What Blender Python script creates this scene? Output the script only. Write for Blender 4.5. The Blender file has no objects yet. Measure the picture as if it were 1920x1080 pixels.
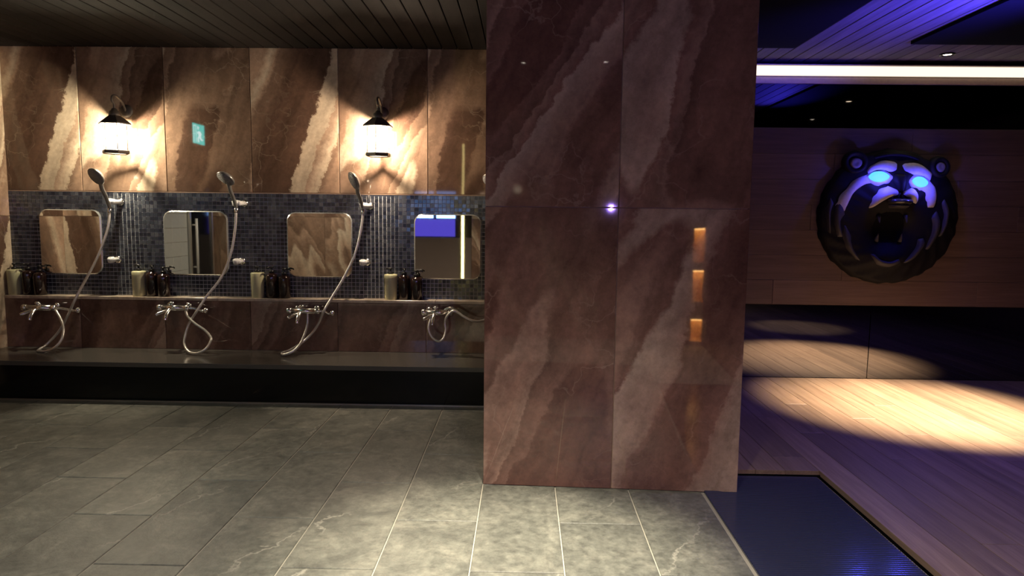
import bpy, bmesh, math, random
from mathutils import Vector, Matrix, Euler
random.seed(7)
PI = math.pi
SC = bpy.context.scene
COL = SC.collection

# ------------------------------------------------------------------ camera
YAW, PITCH, ROLL, FPX = math.radians(-0.9527), math.radians(5.8763), 0.0115, 1285.0
F_ = Vector((math.sin(YAW)*math.cos(PITCH), math.cos(YAW)*math.cos(PITCH), -math.sin(PITCH)))
R0 = Vector((math.cos(YAW), -math.sin(YAW), 0)); U0 = R0.cross(F_)
R_ = math.cos(ROLL)*R0 + math.sin(ROLL)*U0
U_ = math.cos(ROLL)*U0 - math.sin(ROLL)*R0
cd = bpy.data.cameras.new('camera'); cam = bpy.data.objects.new('camera', cd); COL.objects.link(cam)
cd.sensor_width = 36; cd.lens = FPX/1920*36; cd.clip_start = 0.05
cam.matrix_world = Matrix(((R_.x, U_.x, -F_.x, 0), (R_.y, U_.y, -F_.y, 0), (R_.z, U_.z, -F_.z, 1.2), (0, 0, 0, 1)))
SC.camera = cam
# ------------------------------------------------------------------ world, exposure
w = bpy.data.worlds.new('world'); SC.world = w; w.use_nodes = True
w.node_tree.nodes['Background'].inputs[0].default_value = (0.01, 0.01, 0.012, 1)
w.node_tree.nodes['Background'].inputs[1].default_value = 0.3
SC.view_settings.view_transform = 'Standard'; SC.view_settings.look = 'None'
SC.view_settings.gamma = 1; SC.view_settings.use_curve_mapping = False
SC.view_settings.exposure = 0.2
SC.cycles.max_bounces = 7; SC.cycles.diffuse_bounces = 3; SC.cycles.glossy_bounces = 4; SC.cycles.transparent_max_bounces = 8
SC.cycles.caustics_reflective = False; SC.cycles.caustics_refractive = False
# lamp strengths (watts), each used by its lamp's builder below
W_SCONCE = 48.0
W_DOWN = {'wash': 32.0, 'front': 780.0, 'rear': 125.0, 'wood': 1750.0, 'wood2': 3.0}
W_BLUE_CEIL = 620.0
W_BLUE_DOWN = 42.0
W_BLUE_REAR = 34.0
W_EYE = 3.2
LED_E = 1.15
WARM = (1.0, 0.74, 0.48); NEUTRAL = (1.0, 0.93, 0.80)

# ------------------------------------------------------------------ dimensions
XL, XR = -3.63, 5.2            # side walls
YB, YF = 4.80, 4.70            # tiled wash wall, panel below its shelf
YR = 5.09                      # far wall of the wooden room
ZC = 2.335                     # ceiling
YN = -0.90                     # wall behind the viewer
SHELF, LEDGE, YL = 0.62, 0.255, 4.245

# ------------------------------------------------------------------ helpers
def link(o, parent=None):
    COL.objects.link(o)
    if parent is not None: o.parent = parent
    return o
def tag(o, label=None, cat=None, group=None, kind=None):
    if label: o['label'] = label
    if cat: o['category'] = cat
    if group: o['group'] = group
    if kind: o['kind'] = kind
    return o
def empty(name, loc=(0, 0, 0), rot=(0, 0, 0), label=None, cat=None, group=None, kind=None):
    o = bpy.data.objects.new(name, None); o.location = loc; o.rotation_euler = rot
    o.empty_display_size = 0.1
    link(o); return tag(o, label, cat, group, kind)
def mesh(name, V, Fc, mat, smooth=False):
    me = bpy.data.meshes.new(name); me.from_pydata([tuple(v) for v in V], [], Fc)
    me.materials.append(mat)
    if smooth: me.polygons.foreach_set('use_smooth', [True]*len(me.polygons))
    me.update(); return me
def obj(name, me, parent=None, loc=(0, 0, 0), rot=(0, 0, 0)):
    o = bpy.data.objects.new(name, me); o.location = loc; o.rotation_euler = rot
    return link(o, parent)
class G:
    """collects simple solids for ONE mesh object"""
    def __init__(s): s.V = []; s.F = []; s.S = []
    def add(s, V, Fc, sm=False):
        n = len(s.V); s.V += [Vector(v) for v in V]; s.F += [tuple(i+n for i in f) for f in Fc]; s.S += [sm]*len(Fc)
        return s
    def box(s, x0, x1, y0, y1, z0, z1, c=0.0):
        if c <= 0:
            V = [(x, y, z) for x in (x0, x1) for y in (y0, y1) for z in (z0, z1)]
            return s.add(V, [(0, 1, 3, 2), (4, 6, 7, 5), (0, 4, 5, 1), (2, 3, 7, 6), (0, 2, 6, 4), (1, 5, 7, 3)])
        bm = bmesh.new(); bmesh.ops.create_cube(bm, size=1)
        for v in bm.verts:
            v.co = Vector(((x0+x1)/2+v.co.x*(x1-x0), (y0+y1)/2+v.co.y*(y1-y0), (z0+z1)/2+v.co.z*(z1-z0)))
        bmesh.ops.bevel(bm, geom=bm.edges[:], offset=c, segments=2, affect='EDGES', profile=0.6)
        bm.verts.index_update()
        s.add([v.co.copy() for v in bm.verts], [[v.index for v in f.verts] for f in bm.faces]); bm.free(); return s
    def tube(s, pts, r, n=10, cap=True):
        pts = [Vector(p) for p in pts]; m = len(pts)
        rs = r if isinstance(r, (list, tuple)) else [r]*m
        V = []; up = None
        for i in range(m):
            t = (pts[min(i+1, m-1)]-pts[max(i-1, 0)]).normalized()
            if up is None:
                a = Vector((0, 0, 1)) if abs(t.z) < 0.9 else Vector((1, 0, 0))
                up = (a - t*a.dot(t)).normalized()
            else:
                up = (up - t*up.dot(t)).normalized()
            b = t.cross(up)
            for k in range(n):
                an = 2*PI*k/n; V.append(pts[i]+rs[i]*(math.cos(an)*up+math.sin(an)*b))
        Fc = [(i*n+k, i*n+(k+1) % n, (i+1)*n+(k+1) % n, (i+1)*n+k) for i in range(m-1) for k in range(n)]
        s.add(V, Fc, True)
        if cap:
            b0 = len(s.V)-len(V)
            s.F.append(tuple(b0+k for k in reversed(range(n)))); s.S.append(False)
            s.F.append(tuple(b0+(m-1)*n+k for k in range(n))); s.S.append(False)
        return s
    def lathe(s, prof, n=24, M=None, sm=True, cap=True):
        """prof: (radius, height) up local Z; M places it"""
        M = M or Matrix()
        V = []; m = len(prof)
        for (r, h) in prof:
            for k in range(n):
                a = 2*PI*k/n; V.append(M @ Vector((r*math.cos(a), r*math.sin(a), h)))
        Fc = [(i*n+k, i*n+(k+1) % n, (i+1)*n+(k+1) % n, (i+1)*n+k) for i in range(m-1) for k in range(n)]
        s.add(V, Fc, sm); b0 = len(s.V)-len(V)
        if cap and prof[0][0] > 1e-6: s.F.append(tuple(b0+k for k in reversed(range(n)))); s.S.append(False)
        if cap and prof[-1][0] > 1e-6: s.F.append(tuple(b0+(m-1)*n+k for k in range(n))); s.S.append(False)
        return s
    def mesh(s, name, mat):
        me = mesh(name, s.V, s.F, mat); me.polygons.foreach_set('use_smooth', s.S); me.update(); return me
    def build(s, name, mat, parent=None, loc=(0, 0, 0), rot=(0, 0, 0)):
        return obj(name, s.mesh(name, mat), parent, loc, rot)
def axis_M(p, d):
    d = Vector(d).normalized(); return Matrix.Translation(Vector(p)) @ d.to_track_quat('Z', 'Y').to_matrix().to_4x4()
def spline(P, k=6):
    P = [Vector(p) for p in P]; out = []
    for i in range(len(P)-1):
        a = P[max(i-1, 0)]; b = P[i]; c = P[i+1]; d = P[min(i+2, len(P)-1)]
        for j in range(k):
            t = j/k
            out.append(0.5*((2*b)+(c-a)*t+(2*a-5*b+4*c-d)*t*t+(3*b-a-3*c+d)*t**3))
    out.append(P[-1]); return out
PC = {}
def piece_mesh(name, wd, ht, th, ch, mat):
    """chamfered tile or board, back at y=0, face at y=-th, centred in x and z"""
    key = (name, round(wd, 4), round(ht, 4), th, ch, mat.name)
    if key not in PC:
        a, b = wd/2, ht/2; V = []
        for (y, i) in ((0, 0), (-th+ch, 0), (-th, ch)):
            V += [(-a+i, y, -b+i), (a-i, y, -b+i), (a-i, y, b-i), (-a+i, y, b-i)]
        Fc = [(3, 2, 1, 0)]
        for l in (0, 4):
            Fc += [(l+k, l+(k+1) % 4, l+4+(k+1) % 4, l+4+k) for k in range(4)]
        Fc.append((8, 9, 10, 11)); PC[key] = mesh(name, V, Fc, mat)
    return PC[key]
def piece(name, wd, ht, th, ch, mat, parent, loc, rot=(0, 0, 0), color=None):
    o = obj(name, piece_mesh(name, wd, ht, th, ch, mat), parent, loc, rot)
    o.color = color or (random.random(), random.random(), random.random(), 1)
    return o
FLOOR_R = (-PI/2, 0, 0); CEIL_R = (PI/2, 0, 0); LEFT_R = (0, 0, PI/2); RIGHT_R = (0, 0, -PI/2); REAR_R = (0, 0, PI)

# ------------------------------------------------------------------ materials
class N:
    def __init__(s, name):
        s.m = bpy.data.materials.new(name); s.m.use_nodes = True; s.t = s.m.node_tree
        s.b = s.t.nodes['Principled BSDF']
    def n(s, typ, ins=None, **kw):
        nd = s.t.nodes.new(typ)
        for k, v in kw.items(): setattr(nd, k, v)
        for k, v in (ins or {}).items(): s.put(nd.inputs[k], v)
        return nd
    def put(s, sock, v):
        if isinstance(v, bpy.types.NodeSocket): s.t.links.new(v, sock)
        elif isinstance(v, bpy.types.Node): s.t.links.new(v.outputs[0], sock)
        else:
            if isinstance(v, tuple) and len(v) == 3 and sock.type == 'RGBA': v = v+(1,)
            sock.default_value = v
    def math(s, op, a, b=0.0, c=None):
        nd = s.n('ShaderNodeMath', operation=op); s.put(nd.inputs[0], a); s.put(nd.inputs[1], b)
        if c is not None: s.put(nd.inputs[2], c)
        return nd.outputs[0]
    def vm(s, op, a, b=(0, 0, 0)):
        nd = s.n('ShaderNodeVectorMath', operation=op); s.put(nd.inputs[0], a)
        s.put(nd.inputs[1], b); return nd.outputs[0]
    def noise(s, vec, scale, detail=4, rough=0.55, dist=0.0):
        return s.n('ShaderNodeTexNoise', {'Vector': vec, 'Scale': scale, 'Detail': detail, 'Roughness': rough, 'Distortion': dist}).outputs['Fac']
    def ramp(s, fac, stops, interp='LINEAR'):
        nd = s.n('ShaderNodeValToRGB', {'Fac': fac}); e = nd.color_ramp; e.interpolation = interp
        while len(e.elements) < len(stops): e.elements.new(0.5)
        for el, (p, c) in zip(e.elements, stops):
            el.position = p; el.color = c+(1,) if len(c) == 3 else c
        return nd.outputs[0]
    def mix(s, f, a, b, typ='MIX'):
        nd = s.n('ShaderNodeMix', data_type='RGBA', blend_type=typ)
        s.put(nd.inputs[0], f); s.put(nd.inputs[6], a); s.put(nd.inputs[7], b); return nd.outputs[2]
    def bump(s, h, strength=0.3, dist=0.01):
        s.put(s.b.inputs['Normal'], s.n('ShaderNodeBump', {'Height': h, 'Strength': strength, 'Distance': dist}).outputs[0])
    def set(s, **kw):
        al = {'col': 'Base Color', 'rough': 'Roughness', 'metal': 'Metallic', 'ior': 'IOR', 'spec': 'Specular IOR Level',
              'trans': 'Transmission Weight', 'coat': 'Coat Weight', 'ecol': 'Emission Color', 'estr': 'Emission Strength', 'alpha': 'Alpha'}
        for k, v in kw.items(): s.put(s.b.inputs[al[k]], v)
        return s.m
def plain(name, col, rough=0.5, metal=0.0, var=0.06, scale=30, **kw):
    m = N(name); co = m.n('ShaderNodeTexCoord').outputs['Object']
    f = m.noise(co, scale, 3)
    c = m.mix(f, tuple(x*(1-var) for x in col), tuple(min(1, x*(1+var)) for x in col))
    return m.set(col=c, rough=rough, metal=metal, **kw)
def emit(name, col, strength):
    m = N(name); m.set(col=(0.02, 0.02, 0.02), rough=0.6, ecol=col, estr=strength); return m.m
def tile_coords(m, k=17.0):
    co = m.n('ShaderNodeTexCoord').outputs['Object']
    oc = m.n('ShaderNodeObjectInfo').outputs['Color']
    return co, m.vm('ADD', co, m.vm('MULTIPLY', oc, (k, k, k)))
def marble(name, dark, mid, pink, light, rough=0.03, slant=0.36, freq=1.25, vein=0.28):
    m = N(name); co, v = tile_coords(m)
    sp = m.n('ShaderNodeSeparateXYZ', {0: v}); x, z = sp.outputs[0], sp.outputs[2]
    big = m.noise(v, 1.7, 5, 0.6); jag = m.noise(v, 11.0, 6, 0.78)
    u = m.math('SUBTRACT', x, m.math('MULTIPLY', z, slant))
    u = m.math('ADD', u, m.math('MULTIPLY', m.math('SUBTRACT', big, 0.5), 0.26))
    u = m.math('ADD', u, m.math('MULTIPLY', m.math('SUBTRACT', jag, 0.5), 0.085))
    cv = m.n('ShaderNodeCombineXYZ', {0: m.math('MULTIPLY', u, freq), 1: sp.outputs[1], 2: m.math('MULTIPLY', z, 0.28)}).outputs[0]
    band = m.noise(cv, 1.6, 1.2, 0.5)
    streak = m.noise(m.n('ShaderNodeCombineXYZ', {0: m.math('MULTIPLY', u, 16.0), 1: sp.outputs[1], 2: m.math('MULTIPLY', z, 0.9)}).outputs[0], 1.0, 4, 0.6)
    c = m.ramp(band, [(0.0, dark), (0.355, dark), (0.365, mid), (0.44, tuple(a*0.75 for a in mid)), (0.45, pink), (0.505, mid), (0.515, light), (0.585, pink), (0.595, mid), (0.69, dark)])
    # some tiles carry one broad pale band with a ragged dark-sided edge (tile colour alpha picks them)
    lo_ = m.n('ShaderNodeSeparateXYZ', {0: co})
    sb = m.math('SUBTRACT', lo_.outputs[0], m.math('MULTIPLY', lo_.outputs[2], 0.31))
    sb = m.math('ADD', sb, m.math('MULTIPLY', m.math('SUBTRACT', jag, 0.5), 0.11))
    sb = m.math('ADD', sb, m.math('MULTIPLY', m.math('SUBTRACT', big, 0.5), 0.22))
    sb = m.math('ADD', sb, 0.38)
    cb = m.ramp(sb, [(0.0, pink), (0.06, light), (0.10, pink), (0.12, mid), (0.26, dark), (0.495, dark), (0.505, light), (0.60, tuple(a*0.9 for a in light)), (0.61, pink), (0.69, light), (0.70, mid), (0.85, pink)])
    c = m.mix(m.math('GREATER_THAN', m.n('ShaderNodeObjectInfo').outputs['Alpha'], 0.5), cb, c)
    c = m.mix(0.6, c, m.ramp(streak, [(0.3, (0.62, 0.60, 0.58)), (0.5, (1, 1, 1)), (0.7, (1.35, 1.33, 1.3))]), 'MULTIPLY')
    fine = m.noise(v, 38, 8, 0.7); med = m.noise(v, 6, 8, 0.7)
    c = m.mix(0.75, c, m.ramp(med, [(0.25, (0.45, 0.42, 0.42)), (0.5, (0.95, 0.95, 0.95)), (0.75, (1.35, 1.3, 1.25))]), 'MULTIPLY')
    c = m.mix(0.4, c, m.ramp(fine, [(0.3, (0.6, 0.6, 0.6)), (0.7, (1.3, 1.3, 1.3))]), 'MULTIPLY')
    dv = m.vm('ADD', v, m.vm('MULTIPLY', m.n('ShaderNodeTexNoise', {'Vector': v, 'Scale': 5.0, 'Detail': 5.0}).outputs['Color'], (0.35, 0.35, 0.35)))
    e = m.n('ShaderNodeTexVoronoi', {'Vector': dv, 'Scale': 3.6}, feature='DISTANCE_TO_EDGE').outputs['Distance']
    ln = m.ramp(e, [(0.0, (1, 1, 1)), (0.018, (0, 0, 0))])
    msk = m.ramp(m.noise(v, 2.7, 3), [(0.45, (0, 0, 0)), (0.62, (1, 1, 1))])
    c = m.mix(m.math('MULTIPLY', m.math('MULTIPLY', ln, msk), vein), c, light)
    m.bump(m.noise(v, 3, 2), 0.02, 0.01)
    return m.set(col=c, rough=rough)
M_WALL = marble('wall_marble', (0.10, 0.058, 0.040), (0.21, 0.135, 0.092), (0.32, 0.215, 0.15), (0.50, 0.40, 0.29))
M_PILLAR = marble('pillar_marble', (0.135, 0.066, 0.052), (0.205, 0.110, 0.087), (0.28, 0.17, 0.135), (0.39, 0.28, 0.225), freq=1.0, vein=0.35)
M_PANEL = marble('panel_marble', (0.16, 0.088, 0.062), (0.25, 0.148, 0.106), (0.32, 0.20, 0.145), (0.40, 0.275, 0.20), freq=1.0)

def slate():
    m = N('slate_tile'); co, v = tile_coords(m)
    rnd = m.n('ShaderNodeObjectInfo').outputs['Random']
    n1 = m.noise(v, 5, 9, 0.68, 0.6); n2 = m.noise(v, 30, 6, 0.7)
    c = m.ramp(n1, [(0.28, (0.072, 0.074, 0.068)), (0.5, (0.125, 0.126, 0.112)), (0.72, (0.20, 0.195, 0.17))])
    c = m.mix(0.8, c, m.ramp(n2, [(0.32, (0.55, 0.55, 0.55)), (0.68, (1.4, 1.4, 1.35))]), 'MULTIPLY')
    sp = m.n('ShaderNodeSeparateXYZ', {0: v})
    uu = m.math('ADD', m.math('SUBTRACT', sp.outputs[0], m.math('MULTIPLY', sp.outputs[2], 0.5)), m.math('MULTIPLY', m.noise(v, 4, 5, 0.65), 0.35))
    ve = m.math('PINGPONG', m.math('MULTIPLY', uu, 2.2), 0.5)
    ln = m.ramp(ve, [(0.0, (1, 1, 1)), (0.022, (0, 0, 0))])
    msk = m.ramp(m.noise(v, 2.0, 2), [(0.5, (0, 0, 0)), (0.62, (1, 1, 1))])
    k = m.math('MULTIPLY', ln, msk)
    c = m.mix(m.math('MULTIPLY', k, 0.55), c, (0.40, 0.38, 0.33))
    c = m.mix(1.0, c, m.ramp(rnd, [(0, (0.86, 0.86, 0.86)), (1, (1.12, 1.12, 1.1))]), 'MULTIPLY')
    m.bump(m.math('ADD', m.math('ADD', n1, m.math('MULTIPLY', n2, 0.35)), m.math('MULTIPLY', k, 0.2)), 0.5, 0.007)
    return m.set(col=c, rough=m.math('MULTIPLY_ADD', n2, 0.25, 0.33), spec=0.45)
M_SLATE = slate()
def wood(name, c0, c1, rough=0.4, spec=0.5, grain=1.0, bump=0.15):
    m = N(name); co, v = tile_coords(m, 9.0)
    rnd = m.n('ShaderNodeObjectInfo').outputs['Random']
    g = m.noise(m.vm('MULTIPLY', v, (26, 26, 1.3)), 1.0, 8, 0.65, 0.4); f = m.noise(m.vm('MULTIPLY', v, (160, 160, 6)), 1.0, 4, 0.6)
    c = m.mix(m.ramp(g, [(0.3, (0, 0, 0)), (0.7, (1, 1, 1))]), c0, c1)
    c = m.mix(0.35*grain, c, m.ramp(f, [(0.3, (0.55, 0.55, 0.55)), (0.7, (1.3, 1.3, 1.3))]), 'MULTIPLY')
    c = m.mix(1.0, c, m.ramp(rnd, [(0, (0.78, 0.78, 0.78)), (1, (1.18, 1.16, 1.12))]), 'MULTIPLY')
    m.bump(m.math('ADD', g, m.math('MULTIPLY', f, 0.5)), bump, 0.003)
    return m.set(col=c, rough=rough, spec=spec)
M_DECK = wood('deck_wood', (0.20, 0.135, 0.095), (0.35, 0.25, 0.18), 0.42)
M_BEARWALL = wood('wall_plank_wood', (0.070, 0.044, 0.031), (0.125, 0.083, 0.060), 0.5)
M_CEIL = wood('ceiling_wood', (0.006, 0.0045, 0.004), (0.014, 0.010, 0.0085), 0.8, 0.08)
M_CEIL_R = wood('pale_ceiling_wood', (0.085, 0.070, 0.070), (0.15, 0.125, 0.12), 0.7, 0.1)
M_GROUT = plain('grout', (0.36, 0.335, 0.28), 0.8)
M_WGROUT = plain('wall_joint', (0.42, 0.30, 0.21), 0.7)
M_MGROUT = plain('mosaic_grout', (0.60, 0.61, 0.62), 0.7)
def mosaic():
    m = N('mosaic_glass'); r = m.n('ShaderNodeNewGeometry').outputs['Random Per Island']
    c = m.ramp(r, [(0, (0.016, 0.018, 0.028)), (0.45, (0.030, 0.035, 0.048)), (0.75, (0.05, 0.056, 0.07)), (1, (0.075, 0.08, 0.095))])
    return m.set(col=c, rough=0.12, spec=0.6)
M_MOSAIC = mosaic()
M_GRANITE = plain('black_granite', (0.005, 0.005, 0.005), 0.12, var=0.5, scale=220, spec=0.3)
M_GRANITE_TOP = plain('black_granite_top', (0.075, 0.070, 0.062), 0.22, var=0.4, scale=220, spec=0.7)  # same granite, lightened to paint in the marble panel's reflection
M_SHELF = marble('shelf_marble', (0.52, 0.42, 0.32), (0.58, 0.48, 0.37), (0.62, 0.52, 0.41), (0.66, 0.57, 0.46), rough=0.2)
M_CHROME = plain('chrome', (0.82, 0.80, 0.78), 0.2, 1.0, 0.03)
M_SATIN = plain('satin_steel', (0.60, 0.58, 0.55), 0.3, 1.0, 0.05)
def hose_mat():
    m = N('hose_steel'); co = m.n('ShaderNodeTexCoord').outputs['Object']
    wv = m.noise(co, 140, 2)
    m.bump(wv, 0.4, 0.002)
    return m.set(col=(0.74, 0.70, 0.65), rough=0.36, metal=0.8)
M_HOSE = hose_mat()
M_GREY = plain('grey_chrome_plastic', (0.30, 0.29, 0.27), 0.28, 0.6)
M_NOZZLE = plain('spray_plate_grey', (0.22, 0.21, 0.20), 0.5)
M_WHITE = plain('white_plastic', (0.78, 0.77, 0.74), 0.3)
M_MIRROR = plain('mirror_silver', (0.86, 0.86, 0.84), 0.02, 1.0, 0.01)
M_RIM = plain('ground_glass_edge', (0.55, 0.56, 0.54), 0.25, 0.7)
M_BGLASS = plain('black_glass', (0.20, 0.20, 0.21), 0.025, 1.0, 0.02)
M_BGLASS2 = plain('black_glass_upper', (0.055, 0.055, 0.06), 0.025, 1.0, 0.02)
M_BLACK = plain('matt_black', (0.004, 0.004, 0.005), 0.9, spec=0.05)
M_BLACKM = plain('black_metal', (0.03, 0.026, 0.022), 0.45, 0.6)
M_LANT = plain('lantern_metal', (0.10, 0.085, 0.07), 0.5, 0.4)
M_CREAM = plain('cream_bottle', (0.62, 0.60, 0.36), 0.38, var=0.10, scale=12)
M_AMBER = plain('dark_brown_bottle', (0.022, 0.010, 0.009), 0.10, var=0.2, scale=10, spec=0.6)
M_PUMP = plain('black_pump', (0.010, 0.009, 0.009), 0.3)
M_RUBBER = plain('wet_rubber', (0.035, 0.040, 0.085), 0.15, spec=0.8)  # black rubber with the blue room light tinted into its colour
M_PLASTER = plain('dark_plaster', (0.10, 0.07, 0.055), 0.7)
M_BEAR = plain('bear_black', (0.0045, 0.0042, 0.005), 0.65, var=0.4, scale=60, spec=0.15)
M_BEARGREY = plain('bear_grey_fur', (0.026, 0.024, 0.026), 0.65, var=0.35, scale=50)
M_BEARLIGHT = plain('bear_pale_face', (0.42, 0.40, 0.42), 0.6, var=0.2, scale=50)
M_BEAREAR = plain('bear_inner_ear', (0.14, 0.13, 0.14), 0.6, var=0.3, scale=50)
M_BEARNOSE = plain('bear_nose', (0.03, 0.028, 0.03), 0.2)
M_TRIM = plain('light_wood_trim', (0.28, 0.19, 0.13), 0.45, var=0.25, scale=40)
def lantern_glass():
    m = N('seeded_glass'); t = m.t
    tr = m.n('ShaderNodeBsdfTransparent', {0: (1, 1, 1, 1)}); tl = m.n('ShaderNodeBsdfTranslucent', {0: (0.9, 0.86, 0.78, 1)})
    mx = m.n('ShaderNodeMixShader', {0: 0.22}); t.links.new(tr.outputs[0], mx.inputs[1]); t.links.new(tl.outputs[0], mx.inputs[2])
    t.links.new(mx.outputs[0], t.nodes['Material Output'].inputs[0]); return m.m
M_LGLASS = lantern_glass()

# ================================================================== SETTING
# ---- tiled floor
floor = tag(G().box(XL-0.1, 1.40, YN, YB+0.1, -0.10, -0.004).build('floor', M_GROUT), 'grey slate tile floor of the wash area', None, None, 'structure')
TW, TL, J = 0.3245, 0.381*2, 0.0045
for c in range(-11, 3):
    x0 = -0.171+c*TW
    off = 2.22 if c % 2 == 0 else 2.605
    k = -5
    while True:
        y0 = off+k*TL; y1 = y0+TL; k += 1
        if y1 <= 0.3: continue
        if y0 >= YL+0.02: break
        xa, xb = max(x0, XL), min(x0+TW, 0.80); ya, yb = max(y0, 0.3), min(y1, YL+0.03)
        if xb-xa < 0.02 or yb-ya < 0.02: continue
        piece('floor_tile', xb-xa-J, yb-ya-J, 0.012, 0.0025, M_SLATE, floor, ((xa+xb)/2, (ya+yb)/2, -0.012), FLOOR_R)
# ---- raised wooden deck of the right-hand room
deck = tag(G().box(0.96, 1.41, 3.145, YR, -0.10, 0.008).box(1.41, XR, YN, YR, -0.10, 0.008).build('floor_deck', M_BLACK), 'raised timber floor of the room with the bear head', None, None, 'structure')
PW = 0.142
x = 0.965
i = 0
while x < XR-0.02:
    ystart = 3.15 if x < 1.40 else YN+0.01
    xe = x+PW
    if x < 1.40 < xe+0.06: xe = 1.408
    xe = min(xe, XR)
    y = YR-0.004; seg = [1.35, 0.75, 1.75, 1.05][i % 4]
    while y > ystart+0.02:
        y2 = max(y-seg, ystart); 
        piece('floor_plank', xe-x-0.002, y-y2-0.002, 0.024, 0.0008, M_DECK, deck, ((x+xe)/2, (y+y2)/2, 0.004), FLOOR_R)
        y = y2; seg = 1.9
    x = xe; i += 1
# ---- ceiling
ceiling = tag(G().box(XL-0.1, XR+0.1, -3.3, YR+0.1, ZC+0.012, ZC+0.12).build('ceiling', M_BLACK), 'dark timber board ceiling', None, None, 'structure')
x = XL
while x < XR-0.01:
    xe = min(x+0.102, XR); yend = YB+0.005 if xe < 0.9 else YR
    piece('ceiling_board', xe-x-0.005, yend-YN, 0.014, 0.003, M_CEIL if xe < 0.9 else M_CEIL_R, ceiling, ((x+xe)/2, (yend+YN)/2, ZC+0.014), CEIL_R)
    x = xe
for k, (xa, xb, ya, yb) in enumerate(((1.0, 1.745, YN+0.05, 4.62), (2.42, 4.9, YN+0.05, 4.50))):
    tag(G().box(xa, xb, ya, yb, ZC-0.022, ZC-0.001, 0.004).build('ceiling_panel', M_BLACK),
        'matt black ceiling panel ' + ('nearest the marble pillar' if k == 0 else 'above the bear head, right of the blue strip'), None, None, 'structure')
# ---- wash wall (left far wall)
wall_back = tag(G().box(XL-0.1, 1.0, YB+0.006, YB+0.12, -0.1, ZC+0.05).box(XL, 0.9, YF+0.008, YB+0.006, 0.0, SHELF-0.02).build('wall_back', M_WGROUT),
                'wash area wall with marble tiles above a blue-black mosaic band', None, None, 'structure')
ZM = 1.347
gx = [XL, -3.098, -2.498, -1.898, -1.288, -0.672, -0.07, 0.53, 0.9]
TILE_COL = [(0.31, 0.72, 0.15), (0.55, 0.22, 0.61), (0.83, 0.45, 0.37)]
for k in range(len(gx)-1):
    a, b = gx[k], gx[k+1]
    col = TILE_COL[k % 3]+(0.0 if k % 3 == 0 else 1.0,)
    piece('marble_tile', b-a-0.004, ZC-ZM-0.008, 0.010, 0.002, M_WALL, wall_back, ((a+b)/2, YB+0.006, (ZC+ZM)/2+0.003), color=col)
    piece('panel_tile', b-a-0.003, SHELF-0.022-LEDGE, 0.010, 0.002, M_PANEL, wall_back, ((a+b)/2, YF+0.010, (SHELF-0.022+LEDGE)/2))
G().box(XL, 0.9, YB-0.006, YB+0.006, ZM-0.001, ZM+0.005).build('mosaic_trim', M_TRIM, wall_back)
for k in range(6):
    a, b = XL+k*0.755, min(XL+(k+1)*0.755, 0.9)
    piece('shelf_slab', b-a-0.002, YB+0.004-YF+0.004, 0.02, 0.002, M_SHELF, wall_back, ((a+b)/2, (YB+0.004+YF-0.004)/2, SHELF-0.02), FLOOR_R)
# mosaic: about 3,300 glass chips of 7 pixels each
mg = G(); P = 0.0278; nx = int((0.2-XL)/P); nz = int(round((ZM-SHELF)/P)); pz = (ZM-0.001-SHELF)/nz
G().box(XL, 0.9, YB-0.002, YB+0.007, SHELF, ZM).build('mosaic_backing', M_MGROUT, wall_back)
for ix in range(nx):
    for iz in range(nz):
        xa = XL+0.002+ix*P; za = SHELF+0.001+iz*pz; s = P-0.0040; sz = pz-0.0040
        t1, t2 = random.gauss(0, 0.010), random.gauss(0, 0.010)
        yf = YB-0.0055
        V = [(xa, YB, za), (xa+s, YB, za), (xa+s, YB, za+sz), (xa, YB, za+sz)]
        for (dx, dz) in ((0, 0), (1, 0), (1, 1), (0, 1)):
            V.append((xa+dx*s, yf+(dx-.5)*s*t1+(dz-.5)*s*t2, za+dz*sz))
        mg.add(V, [(4, 5, 6, 7), (0, 1, 5, 4), (1, 2, 6, 5), (2, 3, 7, 6), (3, 0, 4, 7)])
mo = mg.build('mosaic_chips', M_MOSAIC, wall_back); mo['kind'] = 'stuff'
mo['label'] = 'band of small blue-black glass mosaic chips'
# ---- left side wall with a door
wall_left = tag(G().box(XL-0.14, XL-0.006, YN, YB+0.1, -0.1, ZC+0.05).build('wall_left', M_WGROUT), 'marble tiled side wall at the left edge', None, None, 'structure')
for (ya, yb) in ((4.2, YB), (3.6, 4.2), (3.0, 3.6), (2.69, 3.0), (1.1, 1.66), (0.5, 1.1), (-0.1, 0.5), (YN, -0.1)):
    for (za, zb) in ((0, 1.17), (1.17, ZC)):
        piece('marble_tile', yb-ya-0.003, zb-za-0.003, 0.010, 0.002, M_WALL, wall_left, (XL-0.008, (ya+yb)/2, (za+zb)/2), LEFT_R, (random.random(), random.random(), random.random(), 0.0 if ya > 3.4 else 1.0))
piece('marble_tile', 1.03-0.003, ZC-1.95-0.003, 0.010, 0.002, M_WALL, wall_left, (XL-0.008, 2.175, (ZC+1.95)/2), LEFT_R)
M_WTILE = plain('white_wall_tile', (0.62, 0.63, 0.58), 0.15)
for k in range(13):
    for j in range(3):
        piece('white_tile', 0.157, 0.147, 0.010, 0.002, M_WTILE, wall_left, (XL-0.008, 2.29+j*0.16, 0.075+k*0.15), LEFT_R)
door = empty('door_1', (XL, 1.93, 0), label='dark glass door in the left side wall', kind='structure')
G().box(-0.006, 0.012, -0.27, 0.27, 0.0, 1.95).build('door_leaf', plain('dark_door_glass', (0.01, 0.01, 0.011), 0.05), door)
fr = G(); fr.box(-0.006, 0.03, 0.245, 0.275, 0, 1.95); fr.box(-0.006, 0.03, -0.275, -0.245, 0, 1.95); fr.box(-0.006, 0.03, -0.245, 0.245, 1.92, 1.95)
fr.build('door_frame', M_SATIN, door)
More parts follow.
